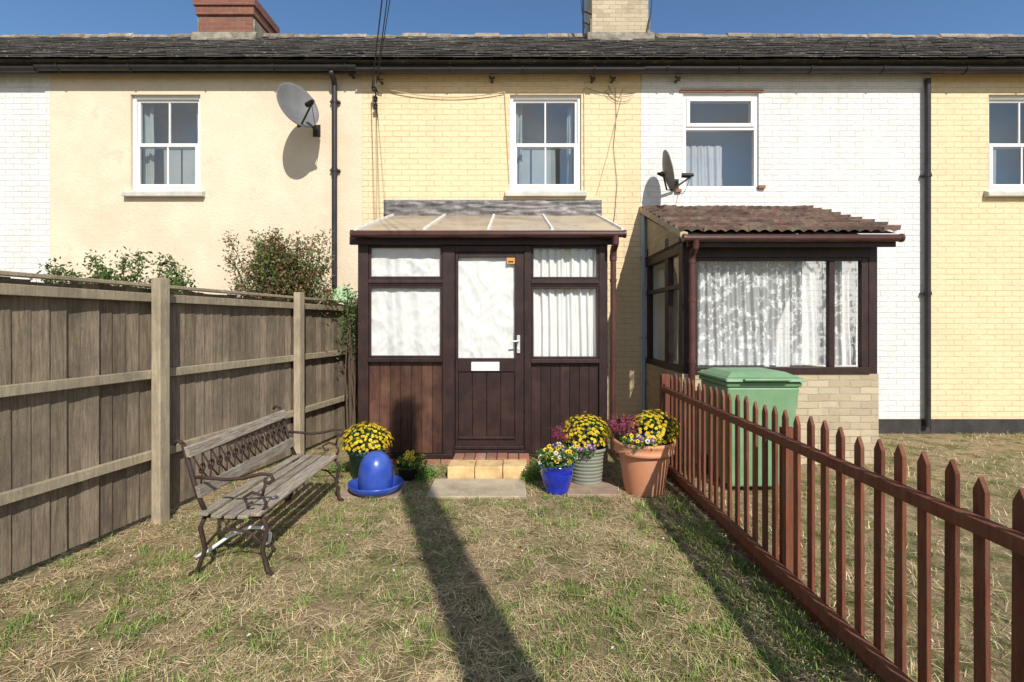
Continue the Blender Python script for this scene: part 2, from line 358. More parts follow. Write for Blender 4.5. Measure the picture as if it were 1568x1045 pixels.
def sash_window(par,x0,x1,z0,z1,y):
    zm=z0+(z1-z0)*.47
    mb=MB(); mb.frame(x0,x1,z0,z1,y,y+.09,.045)
    mb.frame(x0+.046,x1-.046,zm-.01,z1-.046,y+.03,y+.075,.032)
    mb.frame(x0+.046,x1-.046,z0+.046,zm+.04,y-.008,y+.029,.048)
    xc=(x0+x1)/2
    mb.box(xc-.011,xc+.011,y+.035,y+.06,zm+.04,z1-.078); mb.box(xc-.011,xc+.011,y+.0,y+.02,z0+.094,zm-.008)
    mb.build('window_frame',M['upvc'],par,bevel=.004)
    g=MB(); g.quad((x0+.05,y+.05,zm),(x1-.05,y+.05,zm),(x1-.05,y+.05,z1-.05),(x0+.05,y+.05,z1-.05))
    g.quad((x0+.06,y+.012,z0+.06),(x1-.06,y+.012,z0+.06),(x1-.06,y+.012,zm),(x0+.06,y+.012,zm))
    g.build('window_glass',M['glassdk'],par)
    s=MB(); s.prism([(WY-.075,z0-.095),(WY+.04,z0-.095),(WY+.04,z0-.002),(WY-.02,z0-.01),(WY-.075,z0-.04)],x0-.07,x1+.07,'x')
    s.build('window_sill',M['sill'],par,bevel=.006)
    room(par,x0,x1,z0,z1,y+.12)
    fabric(par,'curtain_left',x0+.03,x0+.17,z0,z1,y+.17,'folds',3,m='curtaingrey',nx=30,nz=20)
    fabric(par,'curtain_right',x1-.17,x1-.03,z0,z1,y+.17,'folds',4,m='curtaingrey',nx=30,nz=20)
def topwin(par,x0,x1,z0,z1,y,seed=0):
    zt=z1-(z1-z0)*.36
    mb=MB(); mb.frame(x0,x1,z0,z1,y-.01,y+.07,.05); mb.box(x0+.05,x1-.05,y-.01,y+.07,zt-.02,zt+.02)
    mb.frame(x0+.052,x1-.052,zt+.022,z1-.052,y-.026,y+.05,.048)
    mb.build('window_frame',M['upvc'],par,bevel=.004)
    g=MB(); g.quad((x0+.04,y+.03,z0+.04),(x1-.04,y+.03,z0+.04),(x1-.04,y+.03,zt),(x0+.04,y+.03,zt))
    g.quad((x0+.08,y+.0,zt+.05),(x1-.08,y+.0,zt+.05),(x1-.08,y+.0,z1-.08),(x0+.08,y+.0,z1-.08)); g.build('window_glass',M['glassdk'],par)
    room(par,x0,x1,z0,z1,y+.12)
    fabric(par,'net_curtain',x0+.0,x0+.62,z0,zt-.18,y+.16,'folds',6+seed,m='curtaingrey2',nx=80,nz=30)
M['curtaingrey']=mat('grey_curtain',(.33,.38,.36),None,4,.9)
M['curtaingrey2']=mat('net_curtain_cotton',(.50,.51,.50),None,4,.9)

EZ=4.96; RY=9.5; RZ=6.84; EY=6.64
SL=math.atan2(RZ-EZ,RY-EY); SLEN=math.hypot(RZ-EZ,RY-EY)
def roof(par,x0,x1,seed):
    random.seed(seed)
    mb=MB(); mb.var=.32
    R=Matrix.Translation((0,EY,EZ))@Matrix.Rotation(SL,4,'X')
    mb.M=R; ex=.215; rows=int(SLEN/ex)+1
    for r in range(rows):
        x=x0-(r%2)*.13
        while x<x1:
            w=.255; a=max(x,x0)+.003; b_=min(x+w,x1)-.003
            if b_-a>.02:
                u=r*ex+random.uniform(-.018,.008); t=random.uniform(0,.007)
                if random.random()<.03: u-=.04
                u1=min(u+.34,SLEN)
                z0=.040+t; z1=.006
                vs=[(a,u,z0-.011),(b_,u,z0-.011+random.uniform(-.003,.003)),(b_,u1,z1-.009),(a,u1,z1-.009),(a,u,z0),(b_,u,z0),(b_,u1,z1),(a,u1,z1)]
                mb.add(vs,[(0,3,2,1),(4,5,6,7),(0,1,5,4),(1,2,6,5),(2,3,7,6),(3,0,4,7)])
            x+=w
    mb.M=None
    mb.build('roof_slates',M['slate'],par)
    b2=MB(); b2.quad((x0,EY,EZ),(x1,EY,EZ),(x1,RY,RZ),(x0,RY,RZ),(.4,.4,.4)); b2.quad((x0,RY,RZ),(x1,RY,RZ),(x1,RY+2.9,EZ),(x0,RY+2.9,EZ))
    b2.quad((x0,RY+2.5,0),(x0,RY+2.5,5.1),(x1,RY+2.5,5.1),(x1,RY+2.5,0))
    b2.quad((x0,EY,EZ-.01),(x0,WY+.3,EZ-.01),(x1,WY+.3,EZ-.01),(x1,EY,EZ-.01))
    b2.build('roof_deck',M['slate'],par)
    rd=MB(); rd.var=.3; x=x0
    while x<x1-.01:
        w=min(.45,x1-x); dz=random.uniform(-.02,.02); pts=[]
        for k in range(9):
            th=math.pi*k/8; pts.append((RY+.13*math.cos(th),RZ-.05+dz+.12*math.sin(th)))
        rd.prism(pts,x+.003,x+w-.003,'x'); x+=w
    x=x0
    while x<x1:
        rd.prism([(RY-.26,RZ-.14),(RY-.06,RZ+random.uniform(-.02,.03)),(RY+.05,RZ-.02)],x,min(x1,x+random.uniform(.05,.2)),'x'); x+=random.uniform(.08,.40)
    rd.build('ridge_tiles',M['ridge'],par,bevel=.006)
def gutter(par,x0,x1,z,y,m,r=.055):
    mb=MB(); pts=[]
    for k in range(11):
        th=math.pi+math.pi*k/10; pts.append((y+r*math.cos(th),z+r*math.sin(th)))
    for k in range(11):
        th=2*math.pi-math.pi*k/10; pts.append((y+(r-.004)*math.cos(th),z+(r-.004)*math.sin(th)+.002))
    n=len(pts); vs=[(a,p[0],p[1]) for a in (x0,x1) for p in pts]
    mb.add(vs,[(i,(i+1)%n,(i+1)%n+n,i+n) for i in range(n)])
    x=x0+.3
    while x<x1-.1:
        mb.tube([(x,y-r-.004,z+.005)]+[(x,y+(r+.006)*math.cos(math.pi+math.pi*k/8),z+(r+.006)*math.sin(math.pi+math.pi*k/8)) for k in range(9)],.009,6); x+=.95
    mb.build('gutter',M[m],par,smooth=False)
def house(name,x0,x1,wallm,holes,seed,plinth=True):
    h=top(name,((x0+x1)/2,WY,0))
    mb=MB(); wall(mb,x0,x1,.19,5.05,holes); 
    mb.quad((x0,WY,0.1),(x0,WY+5,0.1),(x0,WY+5,5),(x0,WY,5)) ; mb.quad((x1,WY,0.1),(x1,WY+5,0.1),(x1,WY+5,5),(x1,WY,5))
    mb.build('front_wall',M[wallm],h)
    p=MB(); p.box(x0+.002,x1-.002,WY-.012,WY+.05,-.1,.192); p.build('plinth',M['plinth'],h,bevel=.004)
    f=MB(); f.box(x0,x1,WY-.16,WY-.125,4.83,4.955); f.build('fascia',M['gutterblk'],h)
    roof(h,x0,x1,seed)
    return h
H0=house('terraced_house',-2.04,1.754,'yellow',[(-.027,.944,3.31,4.617)],1)
sash_window(H0,-.027,.944,3.31,4.617,WY+.045)
H1=house('terraced_house',-6.3,-2.042,'render',[(-5.2,-4.25,3.31,4.617)],2)
sash_window(H1,-5.2,-4.25,3.31,4.617,WY+.045)
H2=house('terraced_house',1.756,5.7,'whitebrick',[(2.333,3.366,3.325,4.634)],3)
topwin(H2,2.333,3.366,3.325,4.634,WY+.04)
H3=house('terraced_house',5.702,12,'yellow',[(6.5,7.5,3.31,4.617)],4)
sash_window(H3,6.5,7.5,3.31,4.617,WY+.045)
H4=house('terraced_house',-12,-6.302,'whitebrick',[(-8.2,-7.2,3.31,4.617)],5)
sash_window(H4,-8.2,-7.2,3.31,4.617,WY+.045)
gutter(H0,-2.06,1.75,4.865,WY-.19,'gutterblk'); gutter(H1,-6.3,-2.06,4.90,WY-.19,'gutterblk'); gutter(H2,1.75,5.7,4.875,WY-.19,'gutterblk')
gutter(H3,5.7,12,4.87,WY-.19,'gutterblk'); gutter(H4,-12,-6.3,4.88,WY-.19,'gutterblk')
for h,a,b_,m in ((H0,-2.038,1.752,'yellow'),(H2,1.758,5.698,'whitebrick')):
    k=MB(); k.box(a,b_,WY-.022,WY+.01,4.70,5.0); k.build('brick_corbel_course',M[m],h,bevel=.004)
k=MB(); k.box(2.28,3.42,WY-.02,WY+.02,4.645,4.675); k.build('lintel',M['rblock'],H2)
k=MB(); k.box(3.35,3.44,WY-.04,WY+.02,3.33,3.37); k.box(2.22,2.3,WY-.04,WY+.02,3.28,3.32); k.build('sill_ends',M['rblock'],H2)
def pipe(par,name,x,y,z0,z1,r,m,brs=()):
    mb=MB(); mb.tube([(x,y,z0),(x,y,z1)],r,14)
    for z in brs: mb.tube([(x,y,z-.025),(x,y,z+.025)],r+.007,14); mb.box(x-.03-r,x+.03+r,y+r*.2,y+r+.03,z-.012,z+.012)
    return mb.build(name,M[m],par,smooth=False)
pipe(H1,'downpipe',-2.4,WY-.06,.1,4.72,.036,'gutterblk',(3.57,1.9,4.5))
mb=MB(); mb.tube([(-2.4,WY-.06,4.70),(-2.4,WY-.08,4.77),(-2.4,WY-.17,4.81),(-2.4,WY-.19,4.85)],.036,12); mb.build('downpipe_swan_neck',M['gutterblk'],H1,smooth=True)
pipe(H0,'supply_pipe',1.79,WY-.03,.25,3.06,.022,'bpipe',(2.4,1.3))
pipe(H2,'downpipe',5.62,WY-.06,.1,4.8,.036,'gutterblk',(3.5,1.9))
mb=MB()
for x,z in ((-2.15,4.80),(-1.76,4.72),(-.27,4.74),(1.08,4.74),(1.35,4.74),(2.22,4.74)):
    mb.box(x-.014,x+.014,WY-.14,WY-.02,z+.02,z+.045); mb.tube([(x-.03,WY-.13,z+.07),(x-.02,WY-.14,z+.01),(x+.02,WY-.14,z-.0),(x+.03,WY-.13,z+.05)],.011,6)
mb.build('eaves_brackets',M['iron'],H0)
def chimney(par,x0,x1,y0,y1,zt,m,pots=True,hood=True):
    mb=MB(); mb.box(x0,x1,y0,y1,6.0,zt); mb.box(x0-.04,x1+.04,y0-.04,y1+.04,zt-.3,zt-.15); mb.box(x0-.07,x1+.07,y0-.07,y1+.07,zt-.149,zt)
    mb.build('chimney_stack',M[m],par,bevel=.006)
    f=MB(); f.prism([(y0-.13,6.42),(y0-.05,6.68),(y0+.02,6.72),(y0+.02,6.3)],x0-.09,x1+.09,'x'); f.box(x0-.035,x0-.002,y0,y1,6.5,6.95); f.box(x1+.002,x1+.035,y0,y1,6.5,6.95); f.build('chimney_flashing',M['ridge'],par,bevel=.01)
    p=MB(); n=2
    for i in range(n):
        cx=x0+(x1-x0)*(i+.5)/n
        p.lathe([(.13,0),(.11,.1),(.10,.38),(.125,.40),(.125,.46),(.09,.46),(.08,.2)],cx,(y0+y1)/2,zt,24)
    p.build('chimney_pots',M['terracotta'],par,smooth=True)
chimney(H0,1.43,2.44,9.05,9.9,8.6,'chimney')
chimney(H1,-5.6,-4.64,9.05,9.9,7.3,'redbrick')
mb=MB(); mb.tube([(1.27,9.0,6.62),(1.27,9.0,9.2)],.018,8); mb.tube([(1.27,9.0,8.0),(1.27,9.0,8.7)],.03,8)
for z in (6.85,7.05,7.4): mb.tube([(1.27,9.0,z),(1.43,9.1,z)],.012,6)
mb.tube([(1.27,9.0,7.25),(1.20,8.9,7.3),(1.24,8.95,7.0),(1.28,8.9,6.7)],.008,6)
mb.build('tv_aerial_mast',M['cable'],H0)
mb=MB(); mb.tube([(2.36,9.0,6.5),(2.47,9.0,7.0),(2.62,9.0,9.2)],.012,6); mb.build('aerial_cable',M['cable'],H0)
vs=[];fs=[];nx,nz=190,18
for i in range(nx+1):
    for j in range(nz+1):
        x=-1.745+2.965*i/nx; z=2.955+.222*j/nz
        d=.030*abs(mnoise.noise(Vector((x*2.2+z*6,z*13-x*1.5,1))))+.014*mnoise.noise(Vector((x*6,z*22,2)))
        if j==0: z+=.01*mnoise.noise(Vector((x*5,0,0)))
        if j==nz: d=0
        vs.append((x,WY-.012-d,z))
for i in range(nx):
    for j in range(nz):
        a=i*(nz+1)+j; fs.append((a,a+nz+1,a+nz+2,a+1))
mb=MB(); mb.add(vs,fs,(1,1,1)); mb.build('flashing_strip',M['flash'],H0,smooth=True,solid=.004)
mb=MB()
def sag(a,b_,s,n=14):
    a=Vector(a);b_=Vector(b_); return [a.lerp(b_,t/n)-Vector((0,0,s*4*(t/n)*(1-t/n))) for t in range(n+1)]
mb.tube(sag((1.0,WY-.03,4.7),(1.64,WY-.02,4.62),.05),.003,6)
mb.tube([(1.40,WY-.02,4.72),(1.42,WY-.015,4.3),(1.38,WY-.015,3.9),(1.43,WY-.02,3.4),(1.40,WY-.015,3.0),(1.36,WY-.015,2.7)],.003,6)
mb.tube(sag((1.25,WY-.03,4.66),(1.62,WY-.02,4.55),.09),.003,6)
mb.tube([(1.30,WY-.05,4.72),(1.36,WY-.04,4.6),(1.45,WY-.04,4.55),(1.5,WY-.04,4.66)],.004,6)
mb.build('wall_cables',M['cable'],H0)
mb=MB(); mb.tube([(-1.84,WY-.015,4.5),(-1.85,WY-.012,4.0),(-1.84,WY-.012,3.5),(-1.85,WY-.012,2.6)],.010,6)
mb.tube(sag((-1.8,WY-.035,4.70),(-.1,WY-.03,4.64),.10),.006,6)
mb.tube([(1.5,WY-.03,4.6),(1.30,WY-.015,3.8),(1.15,WY-.015,3.25)],.004,6)
mb.tube(sag((-.1,WY-.02,4.66),(-.04,WY-.01,3.4),.02),.006,6); mb.tube([(.98,WY-.01,4.7),(.985,WY-.01,3.3)],.006,6); mb.build('painted_cables',M['ccable'],H0)
mb=MB(); mb.tube([(-1.84,WY,4.66),(-1.84,WY-.16,4.66),(-1.84,WY-.16,4.74)],.012,8)
for z in (4.42,4.52,4.62): mb.lathe([(0,-.03),(.03,-.025),(.022,0),(.034,.012),(.02,.035),(0,.04)],-1.84,WY-.16 if z>4.6 else WY-.08,z,14)
mb.tube([(-1.84,WY-.08,4.4),(-1.84,WY-.08,4.6),(-1.84,WY-.16,4.62)],.008,6)
mb.tube(sag((-1.84,WY-.08,4.5),(-1.82,WY-.02,4.3),.06),.006,6)
mb.build('cable_insulator_bracket',M['cable'],H0)

T=top('telegraph_pole',(1.36,-2,0))
mb=MB(); mb.tube([(1.36,-2,-.3),(1.36,-2,3.5),(1.36,-2,6.95),(1.36,-2,7.05)],.17,20,r2=.13); mb.build('pole_shaft',M['polewood'],T,smooth=True)
mb=MB(); mb.tube([(1.36,-2.0,6.6),(1.36,-1.75,6.6)],.02,8); mb.box(1.2,1.52,-1.86,-1.84,6.9,6.95); mb.build('pole_bracket',M['iron'],T)
O=top('overhead_cable',(0,3,5.8)); mb=MB()
mb.tube(sag((-1.87,WY-.15,4.63),(1.20,-1.85,6.95),.10,24),.007,6); mb.tube(sag((-1.81,WY-.15,4.70),(1.3,-1.85,6.9),.02,24),.006,6); mb.tube(sag((-1.80,WY-.15,4.73),(1.52,-1.85,6.95),-.04,24),.005,6)
mb.build('cable_strands',M['cable'],O)

# ------------------------------------------------------------------ main porch
PY=5.4
P=top('glazed_porch',(-.3,PY,0))
x0,x1=-1.645,1.02
def boards(mb,a,b_,y0,y1,z0,z1,w,gap=.004):
    n=max(1,round((b_-a)/w)); ww=(b_-a)/n
    for i in range(n): mb.box(a+i*ww+gap/2,a+(i+1)*ww-gap/2,y0+random.uniform(0,.003),y1,z0,z1)
fr=MB(); fr.var=.15
fr.box(x0,-1.535,PY,PY+.1,.06,2.39); fr.box(-.742,-.612,PY-.005,PY+.1,.06,2.33); fr.box(.132,.205,PY-.005,PY+.1,.06,2.33); fr.box(.93,x1,PY,PY+.1,.06,2.39)
fr.box(-1.534,.929,PY+.001,PY+.1,2.331,2.40)
fr.box(-1.72,1.12,PY-.05,PY-.02,2.30+.03,2.415)
fr.box(-1.534,-.743,PY+.004,PY+.09,1.90,1.975); fr.box(-1.534,-.743,PY-.022,PY+.09,1.085,1.128)
fr.box(.206,.929,PY+.004,PY+.09,1.895,1.970); fr.box(.206,.929,PY-.022,PY+.09,1.075,1.118)
fr.box(-1.534,-.743,PY-.012,PY+.0035,1.925,1.955); fr.box(.206,.929,PY-.012,PY+.0035,1.92,1.95)
for a,b_,c,d in ((-1.534,-.743,1.976,2.33),(.206,.929,1.971,2.33),(-1.534,-.743,1.129,1.899),(.206,.929,1.119,1.894)):
    fr.frame(a,b_,c,d,PY+.012,PY+.045,.024)
fr.box(x0,-.613,PY-.02,PY+.09,.06,.105); fr.box(.133,x1,PY-.02,PY+.09,.06,.105)
fr.box(-.611,.131,PY-.06,PY+.1,.105,.155)
fr.box(-.612,.132,PY+.0,PY+.1,2.262,2.329)
for sx in (x0+.05,x1-.05):
    for y in (5.95,6.40,6.86): fr.box(sx-.03,sx+.03,y-.035,y+.035,.06,2.35+(y-5.4)*.30)
    fr.box(sx-.028,sx+.028,5.5,6.9,1.08,1.13); fr.box(sx-.028,sx+.028,5.5,6.9,1.9,1.96); fr.box(sx-.028,sx+.028,5.5,6.9,2.33,2.39)
fr.build('porch_frame',M['darkwood'],P,bevel=.004)
bl=MB(); bl.var=.4; boards(bl,-1.534,-.743,PY+.03,PY+.05,.106,1.084,.113)
bl.build('left_panel_boards',M['midwood'],P,bevel=.003)
br=MB(); br.var=.35; boards(br,.206,.929,PY+.03,PY+.05,.106,1.074,.103)
for sx in (x0+.035,x1-.045):
    y=5.5
    while y<6.85: br.box(sx,sx+.012,y+.002,min(y+.1,6.9)-.002,.08,1.08); y+=.1
br.build('panel_boards',M['darkwood'],P,bevel=.003)
d=MB(); d.var=.12
dx0,dx1=-.606,.126
d.box(dx0,dx0+.03,PY+.012,PY+.045,.157,2.258); d.box(dx1-.095,dx1,PY+.012,PY+.045,.157,2.258)
d.box(dx0+.031,dx1-.096,PY+.014,PY+.045,2.205,2.258); d.box(dx0+.031,dx1-.096,PY+.014,PY+.045,.98,1.125); d.box(dx0+.031,dx1-.096,PY+.008,PY+.045,.157,.28)
d.box(dx0+.031,dx1-.096,PY-.012,PY+.0075,.262,.29); d.box(dx0,dx1,PY-.03,PY+.0075,.16,.195)
boards(d,dx0+.031,dx1-.096,PY+.026,PY+.042,.281,.979,.15)
d.build('door',M['darkwood'],P,bevel=.004)
k=MB(); k.frame(-.435,-.135,.99,1.085,PY-.0,PY+.013,.016); k.box(-.418,-.152,PY+.003,PY+.012,1.007,1.068); k.build('letterbox',M['upvc'],P,bevel=.003)
k=MB(); k.box(.052,.086,PY-.002,PY+.011,1.18,1.37); k.tube([(.069,PY,1.31),(.069,PY-.045,1.31),(.0,PY-.05,1.305)],.010,8); k.tube([(.069,PY-.01,1.22),(.069,PY,1.22)],.012,8); k.build('door_handle',M['chrome'],P,bevel=.002)
k=MB(); k.box(-.055,.03,PY+.018,PY+.0205,2.135,2.2); k.build('door_sticker',M['orange'],P)
k=MB(); k.box(-.04,.015,PY+.0165,PY+.0178,2.15,2.165); k.build('sticker_text',M['cable'],P)
g=MB()
for a,b_,c,dd in ((-1.52,-.75,1.99,2.32),(.22,.92,1.98,2.32),(-1.52,-.75,1.14,1.89),(.22,.92,1.13,1.89),(dx0+.02,dx1-.08,1.1,2.22)):
    g.quad((a,PY+.03,c),(b_,PY+.03,c),(b_,PY+.03,dd),(a,PY+.03,dd))
for sx in (x0+.05,x1-.05):
    g.quad((sx,5.5,1.1),(sx,6.9,1.1),(sx,6.9,2.35),(sx,5.5,2.35))
g.build('porch_glass',M['glass'],P)
fabric(P,'blind_upper_left',-1.535,-.742,1.96,2.31,PY+.066,'sheet',1)
fabric(P,'blind_lower_left',-1.535,-.742,1.12,1.91,PY+.066,'sheet',2)
fabric(P,'door_blind',-.60,.05,1.08,2.225,PY+.066,'sheet',5)
fabric(P,'curtain_upper_right',.20,.935,1.95,2.30,PY+.085,'folds',3,nx=150)
fabric(P,'curtain_lower_right',.20,.935,1.11,1.90,PY+.085,'folds',4,nx=150)
ry0,rz0,ry1,rz1=5.26,2.455,6.895,2.955
k=MB(); bars=[-1.62,-.912,-.245,.42,1.15]
rzf=lambda y: rz0+(y-ry0)*(rz1-rz0)/(ry1-ry0)
for i in range(4):
    a,b_=bars[i],bars[i+1]
    k.add([(a,ry0,rz0),(b_,ry0,rz0),(b_,ry1,rz1),(a,ry1,rz1),(a,ry0,rz0+.012),(b_,ry0,rz0+.012),(b_,ry1,rz1+.012),(a,ry1,rz1+.012)],[(0,3,2,1),(4,5,6,7),(0,1,5,4),(1,2,6,5),(2,3,7,6),(3,0,4,7)],tuple([1+random.uniform(-.12,.08)]*3))
k.build('roof_panels',M['poly'],P)
k=MB()
for x in bars:
    w=.018; k.add([(x-w,ry0,rz0+.013),(x+w,ry0,rz0+.013),(x+w,ry1,rz1+.013),(x-w,ry1,rz1+.013),(x-w*.6,ry0,rz0+.036),(x+w*.6,ry0,rz0+.036),(x+w*.6,ry1,rz1+.036),(x-w*.6,ry1,rz1+.036)],[(0,3,2,1),(4,5,6,7),(0,1,5,4),(1,2,6,5),(2,3,7,6),(3,0,4,7)])
k.build('glazing_bars',M['whitebar'],P)
k=MB()
for x in (x0+.05,-.68,.17,x1-.05): 
    k.add([(x-.025,5.42,rzf(5.42)-.08),(x+.025,5.42,rzf(5.42)-.08),(x+.025,6.88,rzf(6.88)-.08),(x-.025,6.88,rzf(6.88)-.08),(x-.025,5.42,rzf(5.42)-.005),(x+.025,5.42,rzf(5.42)-.005),(x+.025,6.88,rzf(6.88)-.005),(x-.025,6.88,rzf(6.88)-.005)],[(0,3,2,1),(4,5,6,7),(0,1,5,4),(1,2,6,5),(2,3,7,6),(3,0,4,7)])
k.build('rafters',M['darkwood'],P)
def halfgutter(par,x0,x1,z,y,r,m):
    mb=MB(); mb.tube([(x0,y,z),(x1,y,z)],r,18); mb.box(x0,x1,y-r-.003,y+r,z+r*.35,z+r*.55)
    for x in (x0,x1): mb.tube([(x-.012,y,z),(x+.012,y,z)],r+.006,18)
    return mb.build('porch_gutter',M[m],par)
halfgutter(P,-1.66,1.17,2.425,5.25,.036,'gutterbrn')
k=MB(); k.tube([(1.075,5.25,2.41),(1.075,5.25,2.33),(1.07,5.33,2.27),(1.07,5.35,2.2)],.036,14); k.tube([(1.07,5.35,2.22),(1.07,5.35,.12)],.031,14)
k.tube([(1.07,5.35,2.16),(1.07,5.35,2.22)],.038,14)
for z in (1.1,1.95): k.tube([(1.07,5.35,z-.015),(1.07,5.35,z+.015)],.037,14)
k.build('porch_downpipe',M['gutterbrn'],P,smooth=False)
k=MB(); k.var=.35
x=x0
while x<x1: k.box(x,min(x+.215,x1),PY-.008+random.uniform(0,.006),PY+.09,-.03,.058); x+=.222
k.build('porch_brick_base',M['rblock'],P,bevel=.004)
D=top('door_step',(-.24,5.1,0))
k=MB(); k.var=.14
xs=[-.625,-.36,-.09,.15]
for i in range(3):
    k.box(xs[i]+.003,xs[i+1]-.003,4.86+random.uniform(0,.006),5.12,-.03,.118+random.uniform(0,.005))
k.build('front_blocks',M['yblock'],D,bevel=.008)
k=MB(); k.var=.3; x=-.60
while x<.12: k.box(x,x+.105,5.125,5.335,-.03,.13+random.uniform(-.006,.008)); x+=.112
k.build('rear_bricks',M['rblock'],D,bevel=.007)
S=MB(); S.box(-.74,.125,4.35,4.85,-.05,.012); S.build('paving_slab',M['concrete'],None,bevel=.008)
S=MB(); S.box(-1.52,-.98,4.34,4.8,-.05,.010); S.build('paving_slab',M['redslab'],None,bevel=.008)
S=MB(); S.box(.48,.96,4.40,4.9,-.05,.012); S.build('paving_slab',M['redslab'],None,bevel=.008)

# ------------------------------------------------------------------ neighbour porch (right)
N=top('tiled_porch',(2.8,PY,0)); a0,a1=1.82,3.9
k=MB(); k.var=.1
k.box(a0,a0+.09,PY,PY+.09,.9,2.36); k.box(a1-.09,a1,PY,PY+.09,.9,2.36); k.box(a0+.09,a1-.09,PY-.001,PY+.1,2.20,2.37)
k.box(a0+.091,a0+.165,PY+.005,PY+.07,1.03,2.199); k.box(a1-.165,a1-.091,PY+.005,PY+.07,1.03,2.199)
k.box(a0+.166,a1-.166,PY+.005,PY+.07,2.165,2.198); k.box(a0+.091,a1-.091,PY-.03,PY+.08,.96,1.029)
xc=3.42; k.box(xc-.03,xc+.03,PY+.006,PY+.07,1.03,2.165)
for yy in (5.52,5.95,6.02,6.82): k.box(a0+.005,a0+.075,yy-.03,yy+.03,1.0,2.5)
k.box(a0+.0,a0+.08,5.49,6.88,.96,1.03); k.box(a0+.004,a0+.076,5.49,6.88,1.88,1.93); k.box(a0,a0+.08,5.49,6.88,2.26,2.35)
for yy in (6.0,6.82): k.box(a1-.075,a1-.005,yy-.03,yy+.03,1.0,2.5)
k.build('porch_frame',M['darkwood'],N,bevel=.004)
k=MB(); k.box(a0-.005,a1+.005,PY-.01,PY+.1,-.05,.958); k.box(a0-.004,a0+.09,5.49,6.895,-.05,.957); k.box(a1-.09,a1+.004,5.49,6.895,-.05,.957); k.build('porch_low_wall',M['chimney'],N)
k=MB(); k.add([(a0+.01,5.45,2.36),(a0+.01,6.89,2.36),(a0+.01,6.89,2.93),(a0+.01,5.45,2.42)],[(0,1,2,3)]); k.add([(a1-.01,5.45,2.36),(a1-.01,6.89,2.36),(a1-.01,6.89,2.93),(a1-.01,5.45,2.42)],[(0,1,2,3)]); k.build('gable_infill',M['chimney'],N)
g=MB(); g.quad((a0+.12,PY+.03,1.03),(a1-.12,PY+.03,1.03),(a1-.12,PY+.03,2.19),(a0+.12,PY+.03,2.19)); g.quad((a0+.04,5.5,1.03),(a0+.04,6.85,1.03),(a0+.04,6.85,2.26),(a0+.04,5.5,2.26)); g.build('porch_glass',M['glass'],N)
m,nt,b=newmat('lace'); b.inputs['Base Color'].default_value=(.78,.78,.77,1); b.inputs['Roughness'].default_value=.9
tb=nt.nodes.new('ShaderNodeBsdfTransparent'); mx=nt.nodes.new('ShaderNodeMixShader'); 
vv=coords(nt)
n1=noisen(nt,vv,14,4,.7,.52,.56)
gr=nt.nodes.new('ShaderNodeMapRange'); sp=nt.nodes.new('ShaderNodeSeparateXYZ'); nt.links.new(vv,sp.inputs[0]); nt.links.new(sp.outputs[2],gr.inputs[0]); gr.inputs[1].default_value=1.5; gr.inputs[2].default_value=1.1; gr.inputs[3].default_value=.0; gr.inputs[4].default_value=.25
ml=nt.nodes.new('ShaderNodeMath'); ml.operation='MULTIPLY'; nt.links.new(n1,ml.inputs[0]); ml.inputs[1].default_value=.5
aa=nt.nodes.new('ShaderNodeMath'); aa.operation='ADD'; nt.links.new(ml.outputs[0],aa.inputs[0]); aa.inputs[1].default_value=.36; aa.use_clamp=True
ab=nt.nodes.new('ShaderNodeMath'); ab.operation='ADD'; nt.links.new(aa.outputs[0],ab.inputs[0]); nt.links.new(gr.outputs[0],ab.inputs[1]); ab.use_clamp=True
nt.links.new(ab.outputs[0],mx.inputs[0]); nt.links.new(tb.outputs[0],mx.inputs[1]); nt.links.new(b.outputs[0],mx.inputs[2]); nt.links.new(mx.outputs[0],nt.nodes['Material Output'].inputs[0]); M['lace']=m
fabric(N,'lace_curtain',a0+.14,a1-.14,1.04,2.18,PY+.13,'folds',8,m='lace',nx=260,nz=50)
c=fabric(N,'side_curtain',0,.75,1.04,2.2,0,'folds',9,nx=60,nz=30)
c.rotation_euler=(0,0,math.radians(90)); c.location=(a0+.14,6.0,0)
vs=[];fs=[]; ty0,tz0,ty1,tz1=5.2,2.435,6.89,3.06; X0,X1=1.735,3.98
nxx=int((X1-X0)/.0125); rows=9; SLp=math.hypot(ty1-ty0,tz1-tz0); nv=Vector((0,-(tz1-tz0),ty1-ty0)).normalized(); uv=Vector((0,ty1-ty0,tz1-tz0)).normalized()
allv=[]
for r in range(rows):
    for s_ in range(3):
        for i in range(nxx+1):
            x=X0+(X1-X0)*i/nxx; u=(r+(0,0.02,1.0)[s_])*SLp/rows; ph=(x-X0)/.115*math.pi
            ti=int((x-X0)/.23); rd=math.sin(ti*12.9+r*78.2)*43758.5; rd=(rd-math.floor(rd)-.5)
            h=.026*abs(math.sin(ph))+(0,.042,.010)[s_]+rd*.018*(s_>0)
            allv.append(Vector((x,ty0,tz0))+uv*(u-rd*.028)+nv*h)
R3=rows*3
for r in range(R3-1):
    for i in range(nxx):
        a=r*(nxx+1)+i; fs.append((a,a+1,a+nxx+2,a+nxx+1))
k=MB(); k.add(allv,fs,(1,1,1)); 
cc=[]
for idx_ in range(len(allv)):
    r=idx_//(nxx+1)//3; ti=int((idx_%(nxx+1))*.0125/.23); q=math.sin(ti*37.7+r*11.3)*9999; q=.65+.7*(q-math.floor(q)); cc.append((q,q,q))
k.c=cc; k.build('roof_tiles',M['tile'],N)
